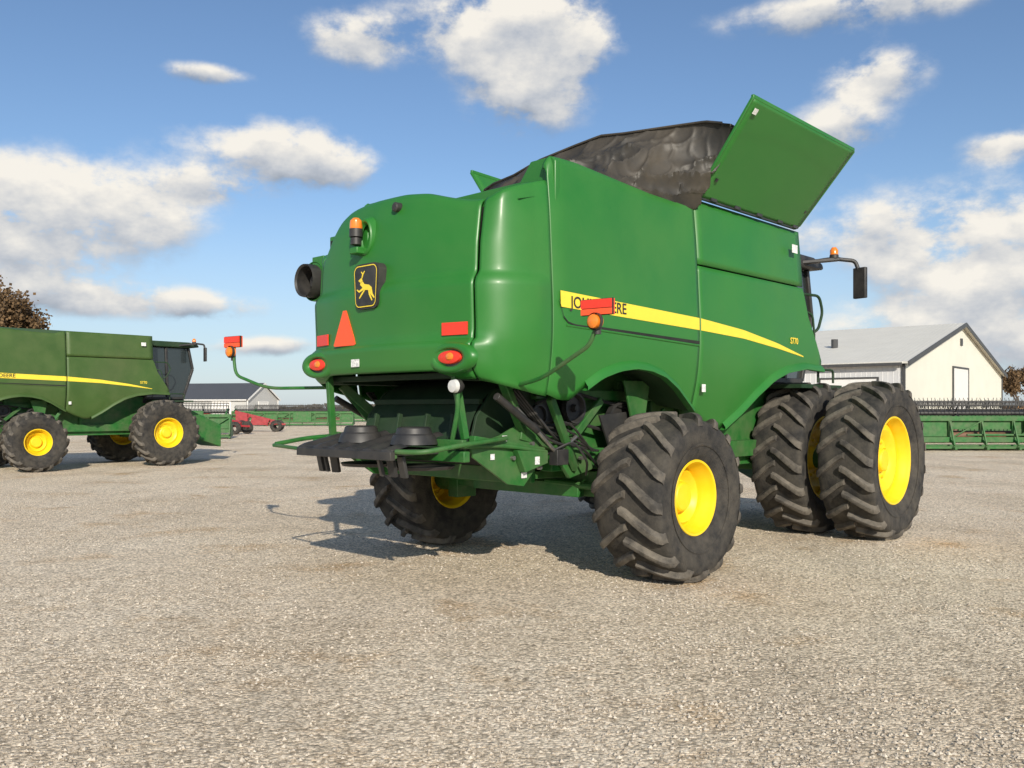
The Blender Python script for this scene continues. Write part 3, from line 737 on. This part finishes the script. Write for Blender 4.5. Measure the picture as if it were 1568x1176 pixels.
# ------------------------------------------------------------------ trees
def leafmat(name,c1,c2):
    m,nt,b=new_mat(name); N=nt.nodes; L=nt.links
    g=N.new('ShaderNodeNewGeometry'); mx=N.new('ShaderNodeMixRGB'); mx.inputs['Color1'].default_value=(*c1,1); mx.inputs['Color2'].default_value=(*c2,1)
    L.new(g.outputs['Random Per Island'],mx.inputs['Fac']); L.new(mx.outputs[0],b.inputs['Base Color']); b.inputs['Roughness'].default_value=.85; b.inputs['Specular IOR Level'].default_value=.2
    return m
LM=leafmat('autumn_leaves',(.075,.05,.028),(.19,.12,.06)); bark=mat('bark',(.09,.07,.055),rough=.9,var=.3,scale=4)
def tree(name,loc,H,seed,nleaf=9000,ls=.17):
    rnd=random.Random(seed); E=empty(name,loc); t=P(); tips=[]
    def br(p,d,l,r,dep):
        pts=[p]; q=p.copy(); dd=d.copy()
        for k in range(3):
            dd=(dd+Vector((rnd.uniform(-.2,.2),rnd.uniform(-.2,.2),rnd.uniform(-.05,.15)))).normalized(); q=q+dd*l/3; pts.append(q.copy())
        t.tube(pts,r,6,r2=r*.6,cap=False)
        if dep>=2: tips.extend(pts[1:])
        if dep==4: return
        for k in range(rnd.choice([3,3,4])):
            nd=(dd+Vector((rnd.uniform(-1,1),rnd.uniform(-1,1),rnd.uniform(-.25,.7)))*.85).normalized()
            br(pts[rnd.choice([2,3])],nd,l*rnd.uniform(.62,.82),r*.55,dep+1)
    br(Vector((0,0,0)),Vector((0,0,1)),H*.30,H*.028,0)
    make('trunk_and_limbs',t,bark,E,fix=False)
    v=[];f=[]
    for i in range(nleaf):
        c=rnd.choice(tips)+Vector((rnd.gauss(0,.32),rnd.gauss(0,.32),rnd.gauss(0,.28)))
        a=Vector((rnd.gauss(0,1),rnd.gauss(0,1),rnd.gauss(0,1))).normalized(); b=a.orthogonal().normalized(); s=ls*rnd.uniform(.6,1.3); o=len(v)
        c2=a.cross(b)
        v+=[c-b*s*.5,c+c2*s*.5,c+b*s*.5,c-c2*s*.5]; f.append((o,o+1,o+2,o+3))
    p=P(); p.v=[tuple(x) for x in v]; p.f=f
    make('foliage',p,LM,E,smooth=False,fix=False)
    return E
tree('oak_tree',(-34.9,60,0),13.2,3,17000,.2)
tree('oak_tree.001',(-40.5,68,0),12,5,9000,.2)
for i,(x,y,h,s) in enumerate([(84,146,11,11),(90,150,12,12),(79,152,10,13),(97,160,13,14)]):
    tree('autumn_tree' if i==0 else 'autumn_tree.%03d'%i,(x,y,0),h,s,5000,.35)
dv=[];df=[]; rnd=random.Random(3)
for i in range(22000):
    a=rnd.uniform(-1.15,1.15); r=rnd.uniform(420,460); hh=2.0+3.5*abs(mnoise.noise(Vector((a*16,0,0))))+1.5*abs(mnoise.noise(Vector((a*70,3,0))))
    c=Vector((math.sin(a)*r,math.cos(a)*r,rnd.uniform(0,hh))); s=rnd.uniform(.4,1.1)
    aa=Vector((rnd.gauss(0,1),rnd.gauss(0,1),rnd.gauss(0,1))).normalized(); b=aa.orthogonal().normalized()*s; c2=aa.cross(b); o=len(dv)
    dv+=[c-b,c+c2,c+b,c-c2]; df.append((o,o+1,o+2,o+3))
p=P(); p.v=[tuple(x) for x in dv]; p.f=df; make('distant_tree_line',p,leafmat('distant_foliage',(.07,.065,.05),(.12,.10,.07)),smooth=False,fix=False)

# ------------------------------------------------------------------ ground
m,nt,b=new_mat('gravel_ground'); N=nt.nodes; L=nt.links
tc=N.new('ShaderNodeTexCoord')
def noi(scale,det=6,rough=.6,vec=None):
    n=N.new('ShaderNodeTexNoise'); n.inputs['Scale'].default_value=scale; n.inputs['Detail'].default_value=det; n.inputs['Roughness'].default_value=rough
    L.new(vec or tc.outputs['Object'],n.inputs['Vector']); return n
def ramp(sock,pts):
    r=N.new('ShaderNodeValToRGB'); e=r.color_ramp.elements
    e[0].position=pts[0][0]; e[0].color=(*pts[0][1],1); e[1].position=pts[-1][0]; e[1].color=(*pts[-1][1],1)
    for p_,c_ in pts[1:-1]:
        x=e.new(p_); x.color=(*c_,1)
    L.new(sock,r.inputs[0]); return r
def mul(a,b_,f=1):
    x=N.new('ShaderNodeMixRGB'); x.blend_type='MULTIPLY'; x.inputs[0].default_value=f; L.new(a,x.inputs[1]); L.new(b_,x.inputs[2]); return x.outputs[0]
big=noi(.35,4,.6); base=ramp(big.outputs['Fac'],[(.3,(.72,.60,.44)),(.5,(.84,.72,.55)),(.72,(.92,.81,.64))])
stain=noi(.8,6,.65); st=ramp(stain.outputs['Fac'],[(.30,(.80,.69,.56)),(.45,(1,1,1)),(.9,(1,1,1))])
mp=N.new('ShaderNodeMapping'); mp.inputs['Scale'].default_value=(.5,.06,1); mp.inputs['Rotation'].default_value=(0,0,R_(35)); L.new(tc.outputs['Object'],mp.inputs[0])
trk=noi(2.2,3,.5,mp.outputs[0]); tr=ramp(trk.outputs['Fac'],[(.3,(.88,.88,.88)),(.5,(1,1,1)),(.7,(1.0,1,1))])
vo=N.new('ShaderNodeTexVoronoi'); vo.inputs['Scale'].default_value=46; L.new(tc.outputs['Object'],vo.inputs['Vector'])
hsv=ramp(vo.outputs['Color'],[(0,(.55,.54,.53)),(.5,(1,.99,.98)),(1,(1.4,1.4,1.42))])
vd=ramp(vo.outputs['Distance'],[(0,(1.15,1.15,1.15)),(.45,(1,1,1)),(.85,(.6,.58,.56))])
vo2=N.new('ShaderNodeTexVoronoi'); vo2.inputs['Scale'].default_value=22; L.new(tc.outputs['Object'],vo2.inputs['Vector'])
h2=ramp(vo2.outputs['Color'],[(0,(.78,.77,.75)),(.5,(1,1,1)),(1,(1.15,1.15,1.15))])
fine=noi(150,3,.7); f2=ramp(fine.outputs['Fac'],[(.3,(.62,.60,.58)),(.7,(1.38,1.38,1.38))])
c=mul(base.outputs[0],st.outputs[0]); c=mul(c,tr.outputs[0]); c=mul(c,hsv.outputs[0]); c=mul(c,vd.outputs[0]); c=mul(c,h2.outputs[0],.8); c=mul(c,f2.outputs[0],.85)
ln=N.new('ShaderNodeVectorMath'); ln.operation='LENGTH'; L.new(tc.outputs['Object'],ln.inputs[0])
fr=N.new('ShaderNodeMapRange'); fr.inputs['From Min'].default_value=165; fr.inputs['From Max'].default_value=185; L.new(ln.outputs['Value'],fr.inputs['Value'])
mx=N.new('ShaderNodeMixRGB'); mx.inputs[2].default_value=(.15,.135,.08,1); L.new(fr.outputs[0],mx.inputs[0]); L.new(c,mx.inputs[1]); L.new(mx.outputs[0],b.inputs['Base Color'])
b.inputs['Roughness'].default_value=.95; b.inputs['Specular IOR Level'].default_value=.1
ad=N.new('ShaderNodeMath'); ad.operation='MULTIPLY_ADD'; ad.inputs[1].default_value=-1.2; L.new(vo.outputs['Distance'],ad.inputs[0]); L.new(fine.outputs['Fac'],ad.inputs[2])
bp=N.new('ShaderNodeBump'); bp.inputs['Strength'].default_value=.75; bp.inputs['Distance'].default_value=.014; L.new(ad.outputs[0],bp.inputs['Height'])
bp2=N.new('ShaderNodeBump'); bp2.inputs['Strength'].default_value=.5; bp2.inputs['Distance'].default_value=.05
n3=noi(3,6,.6); L.new(n3.outputs['Fac'],bp2.inputs['Height']); L.new(bp.outputs[0],bp2.inputs['Normal']); L.new(bp2.outputs[0],b.inputs['Normal'])
p=P(); S=3000; p.add([(-S,-S,0),(S,-S,0),(S,S,0),(-S,S,0)],[(0,1,2,3)]); make('gravel_ground',p,m,smooth=False)
n=110000
Y=3.2+ (np.random.rand(n)**1.35)*14; X=(np.random.rand(n)-.5)*1.45*Y
dens=np.array([mnoise.noise(Vector((x*.6,y*.6,0)))+.5*mnoise.noise(Vector((x*2.2,y*2.2,3))) for x,y in zip(X,Y)])
keep=dens>np.random.rand(n)*.8-.40; X=X[keep];Y=Y[keep]; n=len(X)
s=.004+.011*np.random.rand(n)**2.8
octa=np.array([(1,0,0),(0,1,0),(-1,0,0),(0,-1,0),(0,0,.8),(0,0,-.7)],float)
V=octa[None]*s[:,None,None]*(1+.7*(np.random.rand(n,6,3)-.5)); ang_=np.random.rand(n)*6.28
ca,sa=np.cos(ang_)[:,None],np.sin(ang_)[:,None]
vx=V[:,:,0]*ca-V[:,:,1]*sa+X[:,None]; vy=V[:,:,0]*sa+V[:,:,1]*ca+Y[:,None]; vz=V[:,:,2]+(s*.3)[:,None]
VV=np.stack([vx,vy,vz],2).reshape(-1,3)
F=np.array([(0,1,4),(1,2,4),(2,3,4),(3,0,4)]); FF=(F[None]+(np.arange(n)*6)[:,None,None]).reshape(-1,3)
me=bpy.data.meshes.new('loose_gravel'); me.from_pydata(VV.tolist(),[],FF.tolist()); me.materials.append(leafmat('gravel_stones',(.32,.27,.21),(.64,.57,.47)))
o=bpy.data.objects.new('loose_gravel',me); scene.collection.objects.link(o)

# ------------------------------------------------------------------ sun + sky
sd=Vector((.18,-.98,0)).normalized()*math.cos(R_(25))+Vector((0,0,math.sin(R_(25))))
sl=bpy.data.lights.new('sun','SUN'); sl.energy=4.9; sl.angle=R_(.55); sl.color=(1,.92,.79)
so=bpy.data.objects.new('sun',sl); so.rotation_euler=(-sd).to_track_quat('-Z','Y').to_euler(); scene.collection.objects.link(so)
w=bpy.data.worlds.new('World'); scene.world=w; w.use_nodes=True
try:
    w.cycles.sampling_method='MANUAL'; w.cycles.sample_map_resolution=256
except Exception: pass
nt=w.node_tree; N=nt.nodes; L=nt.links; N.clear()
out=N.new('ShaderNodeOutputWorld'); sky=N.new('ShaderNodeTexSky'); sky.sky_type='NISHITA'; sky.sun_disc=False
sky.sun_elevation=R_(25); sky.sun_rotation=math.atan2(.18,-.98); sky.air_density=1.0; sky.dust_density=.5; sky.ozone_density=2.0
tint=N.new('ShaderNodeVectorMath'); tint.operation='MULTIPLY'; tint.inputs[1].default_value=(.92,1.0,1.10); L.new(sky.outputs[0],tint.inputs[0])
bg=N.new('ShaderNodeBackground'); bg.inputs[1].default_value=.115; L.new(tint.outputs[0],bg.inputs[0])
tc=N.new('ShaderNodeTexCoord'); sp=N.new('ShaderNodeSeparateXYZ'); L.new(tc.outputs['Generated'],sp.inputs[0])
def math_(op,a,b_=None,c_=None):
    x=N.new('ShaderNodeMath'); x.operation=op
    for i,q in enumerate((a,b_,c_)):
        if q is None: continue
        if isinstance(q,(int,float)): x.inputs[i].default_value=q
        else: L.new(q,x.inputs[i])
    return x.outputs[0]
az=math_('ARCTAN2',sp.outputs[0],sp.outputs[1]); el=math_('ARCSINE',sp.outputs[2])
cv=N.new('ShaderNodeCombineXYZ'); L.new(az,cv.inputs[0]); L.new(el,cv.inputs[1])
blobs=[(130,310,170,62),(10,360,190,85),(430,232,130,42),(320,285,70,20),(550,58,75,34),(740,38,110,55),(870,60,75,58),(800,150,82,50),(310,112,60,13),(1330,8,200,28),(1340,115,75,34),(1275,205,75,36),(1440,345,240,60),(1510,440,180,58),(300,468,105,22),(400,530,90,14),(1545,222,60,22),(1460,525,220,50),(490,258,70,24),(80,450,130,24)]
acc=None; av=None
for (bx,by_,rx_,ry_) in blobs:
    a0=math.atan((bx-784)/1350); e0=math.atan((625-by_)/1350*math.cos(a0)); wa=rx_/1350*math.cos(a0)**2; we=ry_/1350*math.cos(a0)
    v1=N.new('ShaderNodeVectorMath'); v1.operation='MULTIPLY_ADD'; L.new(cv.outputs[0],v1.inputs[0]); v1.inputs[1].default_value=(1/wa,1/we,0); v1.inputs[2].default_value=(-a0/wa,-e0/we,0)
    dt=N.new('ShaderNodeVectorMath'); dt.operation='DOT_PRODUCT'; L.new(v1.outputs[0],dt.inputs[0]); L.new(v1.outputs[0],dt.inputs[1])
    g=math_('POWER',.42,dt.outputs['Value'])
    sc=N.new('ShaderNodeVectorMath'); sc.operation='SCALE'; L.new(v1.outputs[0],sc.inputs[0]); L.new(g,sc.inputs['Scale'])
    if acc is None: acc=g; av=sc.outputs[0]
    else:
        acc=math_('ADD',acc,g); ad=N.new('ShaderNodeVectorMath'); ad.operation='ADD'; L.new(av,ad.inputs[0]); L.new(sc.outputs[0],ad.inputs[1]); av=ad.outputs[0]
mp=N.new('ShaderNodeMapping'); mp.inputs['Scale'].default_value=(1,1.5,1); L.new(cv.outputs[0],mp.inputs[0])
n1=N.new('ShaderNodeTexNoise'); n1.inputs['Scale'].default_value=12; n1.inputs['Detail'].default_value=9; n1.inputs['Roughness'].default_value=.6; L.new(mp.outputs[0],n1.inputs['Vector'])
ab=math_('ABSOLUTE',az); mr=N.new('ShaderNodeMapRange'); mr.inputs['From Min'].default_value=.62; mr.inputs['From Max'].default_value=.95; L.new(ab,mr.inputs['Value'])
n0=N.new('ShaderNodeTexNoise'); n0.inputs['Scale'].default_value=3.2; n0.inputs['Detail'].default_value=2; L.new(mp.outputs[0],n0.inputs['Vector'])
g0=N.new('ShaderNodeMapRange'); g0.inputs['From Min'].default_value=.48; g0.inputs['From Max'].default_value=.68; L.new(n0.outputs['Fac'],g0.inputs['Value'])
acc2=math_('MULTIPLY_ADD',g0.outputs[0],mr.outputs[0],acc); acc2=math_('MINIMUM',acc2,1.4)
nn=math_('MULTIPLY_ADD',n1.outputs['Fac'],4.4,-1.2)
D=math_('MULTIPLY',acc2,nn)
mk=N.new('ShaderNodeMapRange'); mk.interpolation_type='SMOOTHSTEP'; mk.inputs['From Min'].default_value=.20; mk.inputs['From Max'].default_value=.92; mk.inputs['To Max'].default_value=.97; L.new(D,mk.inputs['Value'])
sv=N.new('ShaderNodeSeparateXYZ'); L.new(av,sv.inputs[0]); dy=math_('DIVIDE',sv.outputs[1],math_('ADD',acc,.05))
mp2=N.new('ShaderNodeMapping'); mp2.inputs['Location'].default_value=(0.0,.04,0); L.new(mp.outputs[0],mp2.inputs[0])
n2=N.new('ShaderNodeTexNoise'); n2.inputs['Scale'].default_value=12; n2.inputs['Detail'].default_value=4; L.new(mp2.outputs[0],n2.inputs['Vector'])
df_=math_('SUBTRACT',n1.outputs['Fac'],n2.outputs['Fac'])
sh=math_('MULTIPLY_ADD',df_,1.7,math_('MULTIPLY_ADD',dy,.60,.72))
rp=N.new('ShaderNodeValToRGB'); e=rp.color_ramp.elements; e[0].position=0.0; e[0].color=(.27,.32,.40,1); e[1].position=1; e[1].color=(1.0,.95,.86,1); x=e.new(.45); x.color=(.56,.59,.64,1); L.new(sh,rp.inputs[0])
bg2=N.new('ShaderNodeBackground'); bg2.inputs[1].default_value=.95; L.new(rp.outputs[0],bg2.inputs[0])
hz=N.new('ShaderNodeMapRange'); hz.interpolation_type='SMOOTHSTEP'; hz.inputs['From Min'].default_value=0; hz.inputs['From Max'].default_value=.26; hz.inputs['To Min'].default_value=.6; hz.inputs['To Max'].default_value=0; L.new(el,hz.inputs['Value'])
bg3=N.new('ShaderNodeBackground'); bg3.inputs[0].default_value=(.54,.64,.78,1); bg3.inputs[1].default_value=1
m0=N.new('ShaderNodeMixShader'); L.new(hz.outputs[0],m0.inputs[0]); L.new(bg.outputs[0],m0.inputs[1]); L.new(bg3.outputs[0],m0.inputs[2])
ms=N.new('ShaderNodeMixShader'); L.new(mk.outputs[0],ms.inputs[0]); L.new(m0.outputs[0],ms.inputs[1]); L.new(bg2.outputs[0],ms.inputs[2]); L.new(ms.outputs[0],out.inputs[0])

# ------------------------------------------------------------------ camera
cd=bpy.data.cameras.new('camera'); cd.sensor_width=36; cd.lens=1350/1568*36; cd.shift_y=37/1568; cd.clip_end=6000; cd.clip_start=.1
co=bpy.data.objects.new('camera',cd); co.location=(0,0,1.62); co.rotation_euler=(R_(90),0,0); scene.collection.objects.link(co); scene.camera=co
